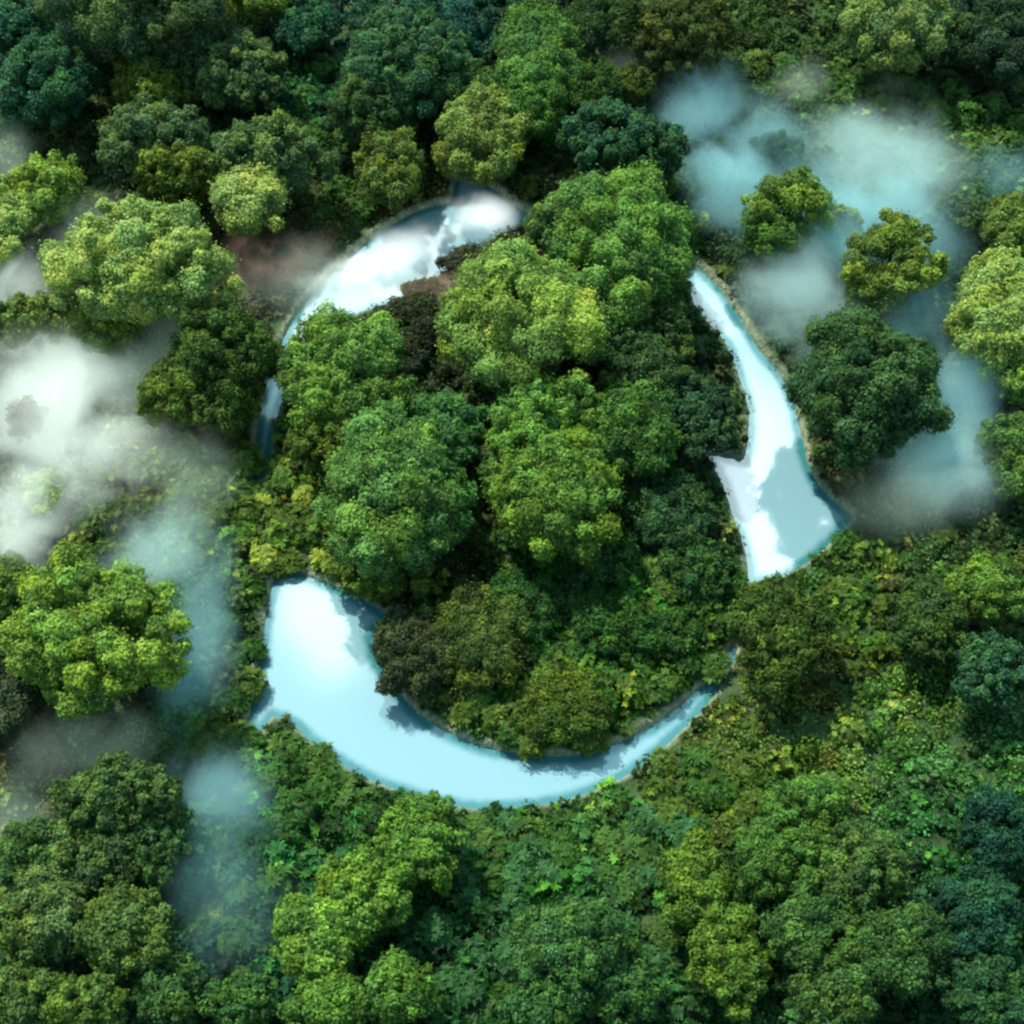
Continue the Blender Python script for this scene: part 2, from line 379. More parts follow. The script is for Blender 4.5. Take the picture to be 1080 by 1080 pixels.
# (px, py, rx, ry, colour, label, options)
TREES = [
 (150,22,92,48,'dull','large grey-green tree with knobbly clumps at the top edge, left of centre',dict(lobe=.24)),
 (108,42,26,24,'yolive','small yellow-olive tree in front of the large grey-green tree at the top edge',dict(lobe=.4,zf=.9)),
 (152,50,24,20,'yolive','small yellow-olive round tree tucked under the top-edge grey-green tree',dict(lobe=.4)),
 (45,90,54,46,'teal','blue-green tree near the top left corner',dict(lobe=.22,base=1)),
 (22,25,38,30,'teal','small blue-green tree in the extreme top left corner',{}),
 (160,90,42,34,'olive','dull olive tree below the large grey-green tree of the top edge',dict(lobe=.22)),
 (250,80,48,38,'dull','rounded grey-green tree standing by itself above the dark clearing',dict(lobe=.2)),
 (272,4,40,28,'yolive','yellow-green tree cut by the top edge beside a bluish one',dict(lobe=.35)),
 (322,26,32,28,'teal','small bluish tree right of the yellow-green tree at the top edge',{}),
 (162,152,54,42,'dull','grey-green tree halfway between the olive tree and the big pale tree',dict(lobe=.22)),
 (285,170,58,42,'dull','wide grey-green tree behind the small round lime tree',dict(lobe=.22)),
 (195,190,50,32,'olive','low olive tree left of the small round lime tree',dict(lobe=.2)),
 (264,210,38,38,'lime','small lime tree with fat round clumps, upper left',dict(lobe=.34,leaf=.3,base=(.30,.40,.11),trunk_h=5)),
 (52,202,42,36,'fresh','small yellow-green tree near the left edge above the mist',dict(lobe=.26,base=(.17,.25,.045))),
 (6,232,38,42,'lime','lime tree cut by the left edge above the first mist patch',dict(lobe=.28)),
 (152,290,88,66,'lime','big pale lime tree with feathery top, upper left',dict(lobe=.2,ragged=.28)),
 (92,275,32,30,'yolive','small olive-lime tree joined to the left side of the big pale lime tree',dict(lobe=.34)),
 (112,338,46,34,'yolive','darker yellow-green tree under the big pale lime tree',dict(lobe=.26)),
 (30,342,44,30,'olive','low yellow-green tree between two mist patches at the left edge',dict(base=(.12,.17,.04),lobe=.2)),
 (238,378,60,48,'olive','dark olive tree just left of the upper lake arm',dict(lobe=.2,base=(.055,.10,.022))),
 (185,412,40,36,'olive','olive tree at the edge of the big left mist',dict(lobe=.22)),
 (235,430,36,32,'dark','dark olive tree left of the thin blue strip of water',dict(base=(.07,.11,.02))),
 (360,398,66,66,'mid','leafy green tree over the left bank of the island',dict(lobe=.2,base=(.11,.20,.04))),
 (352,462,48,36,'olive','olive-green tree under the leafy tree on the left bank of the island',dict(lobe=.2,base=(.085,.13,.02))),
 (412,182,38,38,'olive','olive tree above the upper lake arm',dict(lobe=.24,base=(.10,.145,.03))),
 (508,146,50,46,'pale','pale olive tree with round clumps just above the tip of the upper lake arm',dict(lobe=.25,base=(.17,.22,.05))),
 (425,72,66,54,'teal','blue-green tree with knobbly crown at the top of the picture',dict(lobe=.18,base=(.05,.12,.05))),
 (395,115,48,42,'green','dark green tree below the blue-green knobbly tree',dict(lobe=.2,base=(.055,.11,.035))),
 (468,40,50,40,'teal','deep blue-green tree at the top edge, above the pale olive tree',dict(base=(.02,.075,.055))),
 (570,62,48,62,'green','tall mid-green tree above the pale olive tree',dict(lobe=.26,base=(.075,.16,.04))),
 (555,118,42,34,'mid','mid-green tree right behind the pale olive tree',dict(lobe=.26)),
 (492,96,40,32,'dark','dark green tree between the knobbly blue-green and the tall mid-green tree',dict(base=(.045,.10,.025))),
 (655,162,60,46,'teal','wide dark blue-green tree between the upper lake tip and the right mist',dict(lobe=.16,base=(.035,.10,.045))),
 (625,95,34,32,'dark','dark tree right of the tall mid-green tree',dict(base=(.04,.09,.02))),
 (640,30,50,40,'dark','dark olive tree at the top edge, middle',dict(base=(.035,.07,.02))),
 (720,40,56,46,'olive','olive brown-tinted tree at the top edge right of the middle',dict(lobe=.18,base=(.06,.085,.02))),
 (665,92,30,22,'olive','small olive tree by the faint upper wisp of mist',dict(base=(.055,.09,.02))),
 (648,266,74,82,'mid','large green tree on the top right of the island',dict(lobe=.21,base=(.11,.21,.045))),
 (600,240,42,40,'mid','green tree right of the tip of the upper lake arm',dict(lobe=.22,base=(.09,.165,.045))),
 (548,340,84,78,'yolive','large bright olive tree at the top of the island',dict(lobe=.25,base=(.185,.28,.06))),
 (698,350,34,48,'dark','dark tree beside the narrow top of the right lake arm',dict(lobe=.2,base=(.045,.085,.025))),
 (675,392,46,44,'dark','dark shaded tree on the right slope of the island',dict(lobe=.2,base=(.04,.08,.025))),
 (738,440,36,42,'dark','dark tree overhanging the inner barb of the right lake arm',dict(lobe=.16,base=(.03,.075,.035))),
 (408,520,70,82,'green','big rounded green tree left of the island centre',dict(lobe=.24,base=(.105,.205,.05))),
 (470,455,44,38,'green','bluish-green tree behind the big rounded tree of the island',dict(lobe=.28,base=(.06,.15,.045))),
 (455,525,46,50,'green','green tree against the right of the big rounded tree',dict(lobe=.28,base=(.06,.155,.04))),
 (575,450,62,48,'mid','green tree with open pointed clumps at the island centre',dict(lobe=.2,ragged=.3,base=(.105,.21,.04))),
 (585,520,68,66,'mid','green tree with many small round clumps below the island centre',dict(lobe=.21,base=(.11,.20,.035))),
 (668,455,46,52,'green','soft green tree right of the island centre',dict(lobe=.26,base=(.06,.135,.03))),
 (410,600,56,36,'olive','olive tree at the foot of the big rounded tree, by the lower lake',dict(lobe=.22,base=(.10,.155,.025),zf=.5,trunk_h=.8)),
 (500,672,62,50,'olive','fine-leaved olive tree low on the island',dict(lobe=.28,leaf=.24,base=(.065,.10,.022),zf=.5,trunk_h=.6)),
 (595,745,46,44,'olive','small olive tree by the southern shore of the island',dict(leaf=.26,base=(.07,.115,.02),trunk_h=.3,zf=.5)),
 (950,32,58,42,'pale','pale green tree at the top edge near the right corner',dict(lobe=.26,base=(.17,.24,.075))),
 (1052,35,48,50,'dark','very dark tree in the top right corner',dict(base=(.03,.06,.03))),
 (1000,40,30,30,'dark','dark green tree between the pale tree and the top right corner',dict(base=(.04,.09,.03))),
 (832,220,52,34,'fresh','lime-green tree with round clumps rising out of the right mist',dict(lobe=.28,base=(.14,.225,.04))),
 (818,250,36,26,'mid','darker green tree at the foot of the lime-green tree in the right mist',dict(lobe=.3)),
 (938,278,52,46,'yolive','ragged olive-lime tree standing in the right mist',dict(lobe=.22,ragged=.4,gap=.25,base=(.13,.19,.035))),
 (925,315,34,24,'yolive','low olive clump tree in front of the ragged olive-lime tree',dict(lobe=.3,base=(.11,.16,.03))),
 (880,238,30,18,'yolive','small feathery tree between the two mist trees on the right',dict(lobe=.25,ragged=.4)),
 (1008,230,28,22,'olive','small dim tree wrapped in the right mist',dict(gap=.3,base=(.07,.11,.035))),
 (1066,240,30,30,'olive','small olive-green tree at the right edge above the bright tree',dict(base=(.11,.16,.035),lobe=.3)),
 (1052,335,54,58,'lime','bright pale tree at the right edge',dict(lobe=.26,base=(.25,.34,.085))),
 (1075,395,34,30,'fresh','green tree below the bright pale tree at the right edge',dict(base=(.12,.21,.04))),
 (912,408,80,72,'green','big dark green round tree right of the right lake arm',dict(lobe=.18,base=(.045,.10,.035))),
 (1072,482,38,44,'mid','green tree at the right edge beside the lower mist',dict(lobe=.26,base=(.085,.165,.035))),
 (98,672,88,84,'fresh','big bright tree at the left edge below the mist',dict(lobe=.2,base=(.17,.27,.045),ragged=.22)),
 (168,650,28,44,'fresh','slim bright tree leaning on the right of the big bright tree',dict(lobe=.35,base=(.13,.23,.04))),
 (8,622,32,36,'mid','green tree cut by the left edge above the big bright tree',dict(base=(.09,.15,.03))),
 (14,735,40,52,'dark','dark purplish tree at the left edge beside the big bright tree',dict(leaf=.28,base=(.04,.06,.03))),
 (125,840,66,44,'mid','grey-green tree at the top of the lower left wood',dict(lobe=.2,base=(.065,.12,.035))),
 (165,885,44,48,'green','dark green tree at the right side of the lower left wood',dict(lobe=.24,base=(.05,.11,.03))),
 (98,905,50,44,'dull','dull green tree in the middle of the lower left wood',dict(lobe=.26,base=(.075,.13,.04))),
 (34,900,42,44,'green','hazy green tree at the left edge of the lower left wood',dict(lobe=.26,base=(.06,.125,.035))),
 (45,970,60,52,'dull','grey-olive tree with round clumps at the left edge, lower corner',dict(lobe=.26,base=(.095,.15,.045))),
 (135,985,62,52,'dull','grey-olive tree with round clumps near the lower left corner',dict(lobe=.25,base=(.085,.14,.035))),
 (20,1050,48,40,'dull','dull green tree in the lower left corner',dict(lobe=.26,base=(.08,.135,.035))),
 (92,1060,50,36,'mid','green tree cut by the bottom edge near the lower left corner',dict(lobe=.26,base=(.085,.15,.03))),
 (180,1045,42,44,'green','deep green tree cut by the bottom edge, left',dict(base=(.05,.11,.03))),
 (445,885,46,58,'mid','soft green tree touching the lower shore of the lake',dict(lobe=.26,leaf=.28,base=(.09,.18,.03))),
 (385,945,52,56,'fresh','bright green tree at the bottom, left of centre',dict(lobe=.24,leaf=.3,base=(.12,.22,.035))),
 (335,990,48,60,'fresh','bright green tree left of its twin near the bottom edge',dict(lobe=.24,leaf=.3,base=(.11,.205,.035))),
 (420,1045,46,42,'mid','mid-green tree cut by the bottom edge under the bright green trees',dict(base=(.07,.155,.03))),
 (345,1062,50,36,'mid','green tree cut by the bottom edge below the left bright green tree',dict(base=(.085,.17,.03))),
 (255,1055,40,34,'green','fine-leaved dark green tree at the bottom edge by the blue haze',dict(leaf=.26,base=(.05,.12,.03))),
 (600,1000,68,60,'green','soft dark green tree at the bottom, centre',dict(lobe=.24,leaf=.27,base=(.055,.13,.035))),
 (575,1062,50,36,'green','dark green tree cut by the bottom edge, centre',dict(leaf=.28,base=(.045,.115,.03))),
 (655,1040,46,44,'green','deep green tree right of the soft dark tree at the bottom',dict(base=(.05,.125,.035))),
 (735,935,44,54,'yolive','olive-lime tree at the bottom, right of centre',dict(lobe=.26,leaf=.28,base=(.10,.175,.025))),
 (770,1010,44,62,'olive','olive-green tree below the olive-lime tree at the bottom',dict(lobe=.22,leaf=.28,base=(.08,.145,.022))),
 (850,850,50,36,'mid','feathery soft green tree in the lower right clearing',dict(lobe=.3,leaf=.22,dens=.9,base=(.075,.165,.035))),
 (825,905,58,50,'mid','soft green tree below the feathery tree, lower right',dict(lobe=.22,leaf=.27,base=(.07,.15,.03))),
 (905,920,58,54,'green','grey-green tree right of the soft green tree, lower right',dict(lobe=.22,leaf=.27,base=(.075,.14,.035))),
 (862,985,56,54,'green','deep green tree in the middle of the lower right wood',dict(lobe=.24,leaf=.27,base=(.055,.12,.03))),
 (950,1000,58,52,'green','dull green tree in the lower right wood near the corner',dict(lobe=.24,leaf=.27,base=(.05,.11,.03))),
 (880,1058,56,40,'green','dull green tree cut by the bottom edge, lower right',dict(leaf=.28,base=(.055,.115,.03))),
 (1030,965,52,50,'teal','dark bluish tree near the lower right corner',dict(base=(.022,.08,.04))),
 (1040,1050,52,44,'dark','dark green tree in the lower right corner',dict(base=(.03,.085,.03))),
 (1055,880,42,50,'teal','dark bluish tree at the right edge above the corner',dict(base=(.015,.06,.035))),
 (822,668,50,58,'olive','olive-green tree just below the tip of the right lake arm',dict(lobe=.18,leaf=.28,base=(.06,.10,.018))),
 (1042,622,42,34,'yolive','small yellow-green tree at the right edge below the mist',dict(lobe=.26,base=(.10,.18,.03))),
 (978,655,38,44,'dark','dark green tree left of the small yellow-green tree by the right edge',dict(base=(.045,.085,.022))),
 (1046,712,46,38,'teal','blue-green tree at the right edge above the grassy slope',dict(lobe=.24,base=(.035,.10,.045))),

 (548,640,46,34,'dark','low dark green tree in the middle of the island foot',dict(lobe=.22,leaf=.27,zf=.5,trunk_h=.8,base=(.03,.085,.02))),
 (632,590,44,34,'dark','low dark green tree below the many-clumped tree of the island',dict(lobe=.24,leaf=.3,zf=.5,trunk_h=.8,base=(.035,.09,.022))),
 (705,540,46,44,'green','dim green tree on the right slope of the island, left of the arrow barb',dict(lobe=.2,leaf=.26,zf=.55,trunk_h=.8,base=(.035,.085,.03))),
 (735,600,38,34,'green','dim green tree on the island just left of the tip of the right lake arm',dict(lobe=.22,leaf=.3,zf=.5,trunk_h=.6,base=(.035,.09,.025))),
 (650,668,44,34,'dark','low dark tree on the lower right slope of the island',dict(lobe=.24,leaf=.3,zf=.5,trunk_h=.6,base=(.03,.085,.018))),
 (712,668,34,28,'dark','low dark tree at the right end of the island slope above the thin water',dict(lobe=.24,leaf=.3,zf=.5,trunk_h=.5,base=(.035,.09,.02))),
]
SMALL = [
 (435,690,42,46,'brown','dull purplish bush at the western shore of the island',dict(leaf=.24,base=(.05,.07,.03),trunk_h=.5)),
 (432,352,34,38,'brown','dark red-brown bush between the leafy tree and the bright olive tree',dict(leaf=.28,base=(.03,.045,.02),trunk_h=.3,zf=.5)),
 (28,444,20,20,'brown','small brown bush showing through the big left mist',dict(leaf=.26,base=(.10,.065,.03),trunk_h=3.0,lobe=.35)),
 (45,520,22,24,'lime','small faint lime bush showing through the big left mist',dict(leaf=.3,trunk_h=1.2,lobe=.35)),
 (730,235,16,14,'yolive','tiny yellow-green bush at the edge of the right mist',dict(leaf=.28,lobe=.35,trunk_h=.8)),
 (820,160,28,16,'dark','dark low bush in the middle of the right mist',dict(leaf=.28,lobe=.3,trunk_h=2.0,base=(.04,.10,.04))),
 (866,170,20,14,'green','dark green low bush at the right of the mist gap',dict(leaf=.28,lobe=.3,trunk_h=1.6,base=(.04,.11,.04))),
 (330,300,0,0,'','',None),
 (500,278,36,14,'brown','reddish low bush on the inner bank of the upper lake arm',dict(leaf=.26,base=(.07,.075,.04),trunk_h=.1,lobe=.3,zf=.3)),
 (448,308,26,10,'brown','thin reddish brown bush by the hazy water of the upper lake arm',dict(leaf=.26,base=(.08,.08,.045),trunk_h=.1,lobe=.3,zf=.3)),
 (285,262,34,22,'brown','dark reddish bush on the outer bank of the upper lake arm',dict(leaf=.28,base=(.055,.065,.035),trunk_h=.2,lobe=.26,zf=.4)),
]
SMALL = [s for s in SMALL if s[6] is not None]
for (px, py, rx, ry, c, lab, kw) in TREES:
    kw = dict(kw); b = kw.pop('base', None)
    if b == 1: b = None
    T(px, py, rx, ry, b or c, lab, **kw)
for (px, py, rx, ry, c, lab, kw) in SMALL:
    kw = dict(kw); b = kw.pop('base', None)
    T(px, py, rx, ry, b or c, lab, name='bush', cat='bush', group='small bushes', **kw)

# ------------------------------------------------------------------ broad-leaved shrubs (rosettes of long leaves)
def rosettes(P, Nrm, size, colr, g, k=(7, 11)):
    V = []; F = []; Cc = []
    cnt = g.integers(k[0], k[1]+1, len(P)); idx = np.repeat(np.arange(len(P)), cnt); N = len(idx)
    a = g.uniform(0, 6.3, len(P))[idx]+np.concatenate([np.arange(c)*2.4 for c in cnt])
    Nn = norm(Nrm)[idx]; ref = np.where(np.abs(Nn[:, [2]]) > .9, np.array([[1., 0, 0]]), np.array([[0, 0, 1.]]))
    A = norm(np.cross(Nn, ref)); B = np.cross(Nn, A)
    el = g.uniform(.1, .75, N)[:, None]
    D = norm((np.cos(a)[:, None]*A+np.sin(a)[:, None]*B)*np.cos(el)+Nn*np.sin(el))
    side = np.cross(D, Nn); NL = norm(np.cross(side, D)); side = norm(side)
    L = (size[idx]*g.uniform(.7, 1.2, N))[:, None]; W = L*g.uniform(.30, .42, N)[:, None]
    b = P[idx]
    v = np.stack([b, b+D*L*.35+side*W*.5, b+D*L*.35+NL*L*-.03, b+D*L*.35-side*W*.5,
                  b+D*L*.72+side*W*.42-NL*L*.06, b+D*L*.72-NL*L*.10, b+D*L*.72-side*W*.42-NL*L*.06, b+D*L-NL*L*.24], 1)
    i = np.arange(N)[:, None]*8
    q = np.concatenate([i+np.array([1, 4, 5, 2]), i+np.array([2, 5, 6, 3])])
    t = np.concatenate([i+np.array([0, 1, 2]), i+np.array([0, 2, 3]), i+np.array([4, 7, 5]), i+np.array([5, 7, 6])])
    c = np.repeat(colr[idx]*g.uniform(.75, 1.3, N)[:, None], 8, 0)
    return v.reshape(-1, 3), q, t, c

# ground-cover character by place: (px, py, colour, rosette share, leaf size, bareness)
ZONES = [
 (40,150,(.05,.09,.03),.1,.4,0), (330,110,(.02,.09,.04),.3,.45,.0), (300,40,(.015,.07,.045),.1,.4,0), (480,20,(.012,.055,.04),.1,.4,0),
 (650,60,(.03,.06,.02),.2,.4,0), (780,40,(.04,.075,.02),.3,.45,.1), (900,120,(.04,.085,.02),.6,.6,0), (1000,200,(.05,.10,.025),.8,.65,0),
 (1040,60,(.03,.06,.025),.2,.4,0), (300,270,(.085,.08,.045),.1,.35,.5), (360,230,(.09,.10,.035),.2,.35,.4), (470,290,(.08,.075,.045),.1,.35,.5),
 (120,240,(.06,.09,.035),.2,.4,.2), (60,420,(.10,.11,.06),.2,.4,.3), (200,460,(.09,.12,.03),.6,.55,.1), (260,540,(.06,.12,.025),.8,.6,0),
 (330,560,(.10,.15,.025),.8,.55,0), (250,650,(.045,.09,.03),.5,.5,.1), (260,720,(.07,.085,.035),.5,.5,.1), (200,760,(.04,.10,.02),.7,.6,0), (100,770,(.12,.11,.05),.2,.4,.3),
 (440,360,(.03,.05,.025),.1,.35,.1), (480,620,(.05,.08,.02),.3,.4,0), (430,690,(.06,.09,.035),.3,.35,.1), (600,640,(.03,.10,.02),.8,.6,0),
 (700,560,(.04,.09,.035),.3,.4,.2), (700,640,(.045,.10,.02),.8,.6,0), (650,740,(.07,.13,.02),.8,.55,0), (700,480,(.05,.085,.035),.2,.35,.2),
 (740,300,(.04,.08,.03),.3,.4,.1), (790,310,(.03,.07,.03),.2,.4,.0), (880,510,(.10,.09,.035),.3,.4,.3), (850,620,(.04,.09,.02),.5,.5,0),
 (900,600,(.06,.10,.02),.6,.55,.1), (860,720,(.10,.14,.03),.2,.35,.4), (820,740,(.12,.15,.035),.2,.35,.4), (960,740,(.10,.18,.04),.2,.45,.2),
 (1040,780,(.07,.17,.05),.2,.5,.1), (1000,850,(.05,.16,.06),.3,.5,0), (930,790,(.10,.20,.04),.3,.5,.1), (720,790,(.07,.11,.03),.5,.45,.3),
 (300,830,(.04,.13,.03),.9,.75,0), (250,900,(.03,.12,.05),.9,.8,0), (240,990,(.015,.06,.04),.8,.7,0), (480,900,(.022,.075,.02),.8,.65,0),
 (560,890,(.028,.085,.022),.9,.7,0), (640,880,(.045,.12,.03),.9,.65,0), (500,1000,(.015,.065,.022),.7,.6,0), (680,960,(.025,.08,.035),.9,.75,0),
 (740,850,(.06,.11,.02),.7,.6,0), (950,960,(.02,.08,.035),.2,.4,0), (1060,900,(.015,.07,.035),.2,.4,0), (970,560,(.06,.085,.035),.3,.4,.3),
 (1050,560,(.05,.08,.03),.3,.4,.1), (1000,620,(.05,.08,.03),.4,.45,.1),
]
ZP = np.array([at(z[0], z[1], 1)[:2] for z in ZONES]); ZC = np.array([z[2] for z in ZONES]); ZA = np.array([z[3:] for z in ZONES])
def zone(P):
    d2 = ((P[:, None]-ZP[None])**2).sum(2); w = 1/(d2+9)**2; w /= w.sum(1, keepdims=True)
    return w@ZC, w@ZA

def bush_geo(cs, rs, hs, g, broad=None, fine_leaf=.32):
    """joined geometry of many low bushes"""
    VV = []; QQ = []; TT = []; CCc = []; off = 0
    colz, az = zone(cs[:, :2])
    isb = (g.random(len(cs)) < az[:, 0]) if broad is None else np.full(len(cs), broad)
    tint = g.uniform(.42, 1.6, len(cs))[:, None]; hue = 1+g.normal(0, .12, (len(cs), 3))
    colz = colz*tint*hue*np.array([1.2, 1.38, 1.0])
    def add(v, q, t, c):
        nonlocal off
        VV.append(v); CCc.append(c)
        if q is not None: QQ.append(q+off)
        if t is not None: TT.append(t+off)
        off += len(v)
    for sel, kind in ((isb, 1), (~isb, 0)):
        ids = np.where(sel)[0]
        if not len(ids): continue
        if kind: n_ = np.maximum((rs[ids]**2*5.2/np.maximum(az[ids, 1], .3)**1.2*1.0).astype(int), 4)
        else: n_ = np.maximum((rs[ids]**2*44).astype(int), 20)
        idx = np.repeat(ids, n_); N = len(idx)
        D = norm(g.normal(size=(N, 3))); D[:, 2] = np.abs(D[:, 2])
        rad = g.uniform(.6, 1.08, N)[:, None]
        P = cs[idx]+D*rad*np.c_[rs[idx], rs[idx], hs[idx]]
        if kind:
            nr = norm(D+np.array([0, 0, .7])+g.normal(0, .25, (N, 3)))
            col = colz[idx]*g.uniform(.7, 1.35, N)[:, None]
            yel = g.random(N) < .09; col[yel] = col[yel]*np.array([3.0, 2.3, 1.3])
            v, q, t, c = rosettes(P, nr, az[idx, 1]*.78*g.uniform(.6, 1.2, N), col, g)
            add(v, q, t, np.clip(c, .004, .5))
        else:
            NN = norm(D+np.array([0, 0, .5])+g.normal(0, .5, (N, 3)))
            col = colz[idx]*g.uniform(.6, 1.45, N)[:, None]
            L = fine_leaf*g.uniform(.6, 1.4, N)
            v, f, c = leaf_geo(P, NN, L, L*.55, np.clip(col, .004, .5), g); add(v, f, None, c)
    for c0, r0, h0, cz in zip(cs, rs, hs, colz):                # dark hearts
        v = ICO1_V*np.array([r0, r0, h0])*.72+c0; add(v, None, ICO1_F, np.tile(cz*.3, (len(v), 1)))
    return np.concatenate(VV), [np.concatenate(x) for x in (QQ, TT) if x], np.concatenate(CCc)
ICO1_V, ICO1_F = ico(1)

# one mass of undergrowth nobody could count
def in_area(P, m_=70):
    x, y = to_px(np.c_[P, np.ones(len(P))]); return (x > -m_) & (x < 1080+m_) & (y > -m_) & (y < 1080+m_)
cells = []
for yy in np.arange(-60, 90, 1.9):
    for xx in np.arange(-78, 78, 1.9): cells.append((xx+rng.uniform(-.9, .9), yy+rng.uniform(-.9, .9)))
cells = np.array(cells); cells = cells[in_area(cells)]
_, za = zone(cells); sdc = shore(cells)
keep = (rng.random(len(cells)) > za[:, 2]*.3) & (sdc > 1.1)
cells = cells[keep]; sdc = sdc[keep]
rs = rng.uniform(.9, 2.0, len(cells)); rs = np.minimum(rs, np.maximum(sdc-.1, .55))
hs = rs*rng.uniform(.45, 1.5, len(cells))
cs = np.c_[cells, height(cells)]
low = np.array([(xx+rng.uniform(-.6, .6), yy+rng.uniform(-.6, .6)) for yy in np.arange(-60, 90, 1.25) for xx in np.arange(-78, 78, 1.25)])
low = low[in_area(low, 40)]; sdl = shore(low); lk = sdl > rng.uniform(.45, 1.3, len(low)); low = low[lk]   # ragged low growth down to the bank
rl_ = rng.uniform(.35, .75, len(low))
cs = np.r_[cs, np.c_[low, height(low)]]; rs = np.r_[rs, rl_]; hs = np.r_[hs, rl_*rng.uniform(.5, 1.0, len(low))]
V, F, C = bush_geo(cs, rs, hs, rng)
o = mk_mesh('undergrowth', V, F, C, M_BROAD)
tag(o, 'dense green undergrowth covering the forest floor between the trees', 'undergrowth', kind='stuff')
print('undergrowth bushes', len(cells), 'verts', len(V))
# shrubs one can tell apart: broad shining leaves in rosettes, each its own object
def make_shrub_mesh(i):
    g = np.random.default_rng(100+i)
    N = 46; D = norm(g.normal(size=(N, 3))); D[:, 2] = np.abs(D[:, 2])
    P = D*g.uniform(.62, 1.02, N)[:, None]*np.array([1.3, 1.3, 1.15]); P[:, 2] += .25
    col = np.tile(np.array([[.5, .5, .5]]), (N, 1))*g.uniform(.75, 1.3, N)[:, None]
    yel = g.random(N) < .12; col[yel] *= np.array([1.5, 1.3, 1.0])
    v, q, t, c = rosettes(P, norm(D+np.array([0, 0, .6])), g.uniform(.38, .66, N), col, g)
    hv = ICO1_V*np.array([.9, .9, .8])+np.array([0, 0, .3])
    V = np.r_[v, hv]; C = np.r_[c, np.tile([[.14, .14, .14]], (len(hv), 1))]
    tops = P[g.integers(0, N, 6)]
    TV, TF = tubes([([(0, 0, -.5), t_*.5+np.array([0, 0, -.05]), t_], [.07, .05, .02]) for t_ in tops], 5)
    return (V, [q, np.r_[t, ICO1_F+len(v)]], C), (TV, TF)
def tinted(name, c):
    m = leaf_material(name, .25, .5, .12); nt = m.node_tree
    sc_ = [x for x in nt.nodes if x.type == 'VECT_MATH' and x.operation == 'SCALE'][0]
    ml = nt.nodes.new('ShaderNodeVectorMath'); ml.operation = 'MULTIPLY'; ml.inputs[1].default_value = (c[0]*2, c[1]*2, c[2]*2)
    at_ = [x for x in nt.nodes if x.type == 'ATTRIBUTE'][0]
    nt.links.new(at_.outputs['Color'], ml.inputs[0]); nt.links.new(ml.outputs[0], sc_.inputs[0]); return m
protos = {}
def shrub(px, py, rpx, ckey, label, group, rz, var):
    key = (ckey, var)
    P = at(px, py, 1.6); s = mpp(P)*rpx/1.55; gz_ = float(height(P[:2])[0])
    sd_ = float(shore(P[:2])[0])
    if sd_ < .3: return
    if key not in protos:
        (V, F, C), (TV, TF) = make_shrub_mesh(var)
        root = bpy.data.objects.new('shrub', None); COL.objects.link(root)
        mk_mesh('leaves', V, F, C, SHM[ckey], parent=root); mk_mesh('stem', TV, TF, mat=M_BARK, parent=root)
        protos[key] = root; o = root
    else:
        src = protos[key]; o = src.copy(); COL.objects.link(o)
        for ch in list(src.children):
            if ch.parent is src:
                c = ch.copy(); COL.objects.link(c); c.parent = o
    o.location = (P[0], P[1], gz_); o.rotation_euler = (0, 0, rz); o.scale = (s, s, s*random.uniform(.85, 1.2))
    tag(o, label, 'shrub', group)
SHM = {'deep': tinted('deep_green_leaves', (.045, .125, .022)), 'green': tinted('green_leaves', (.065, .145, .03)), 'yellow': tinted('yellow_green_leaves', (.24, .32, .05)),
       'bluish': tinted('bluish_leaves', (.045, .14, .045)), 'olive': tinted('olive_leaves', (.085, .145, .025))}
random.seed(5)
REG = [  # polygon-ish boxes in the photo: x0,y0,x1,y1, count, size px, colours, phrase
 (255,775,400,850,14,24,('deep','green'),'broad-leaved green shrub on the lower left bank of the bottom lake'),
 (205,860,300,1000,13,27,('bluish','deep'),'bluish broad-leaved shrub in the hazy hollow at the lower left'),
 (455,865,690,935,22,23,('deep','green','bluish'),'glossy broad-leaved shrub in the thicket below the bottom lake'),
 (455,940,545,1070,10,24,('deep','bluish'),'dark broad-leaved shrub in the gap at the bottom centre'),
 (655,880,720,1060,10,25,('bluish','green'),'pale-edged broad-leaved shrub beside the olive-lime tree at the bottom'),
 (690,800,790,890,12,22,('deep','olive'),'dark olive broad-leaved shrub in the thicket right of the bottom lake'),
 (610,600,770,740,22,21,('green','deep','olive'),'broad-leaved shrub on the lower right slope of the island'),
 (450,730,640,785,14,19,('olive','deep'),'small olive shrub along the southern shore of the island'),
 (520,610,620,690,9,20,('deep','green'),'deep green shrub in the shade at the island foot'),
 (275,490,345,590,13,20,('green','yellow','olive'),'yellowish broad-leaved shrub on the left tip of the island'),
 (195,480,262,570,10,21,('green','olive'),'broad-leaved shrub between the left mist and the thin blue strip'),
 (65,520,190,600,10,18,('olive','deep'),'olive shrub at the fringe of the left mist'),
 (170,735,270,790,11,19,('deep','olive'),'dark leafy shrub left of the bottom lake, below the mist'),
 (215,600,268,720,8,18,('deep','olive'),'small shrub on the outer bank left of the bottom lake'),
 (880,80,1075,215,30,19,('green','deep','olive'),'star-leaved green shrub on the slope above the right mist'),
 (730,60,880,110,12,18,('olive','deep'),'olive shrub above the right mist near the top edge'),
 (880,560,1000,640,10,18,('olive','deep'),'shrub under the lower right mist'),
 (320,70,380,230,10,17,('deep',),'deep green shrub in the dark clearing at the upper left'),
 (190,340,260,480,0,18,('olive',),''),
 (560,185,600,225,4,16,('olive','yellow'),'yellowish shrub at the tip of the upper lake arm'),
 (690,200,790,300,12,16,('deep','olive'),'small dark shrub between the island tree and the right mist'),
]
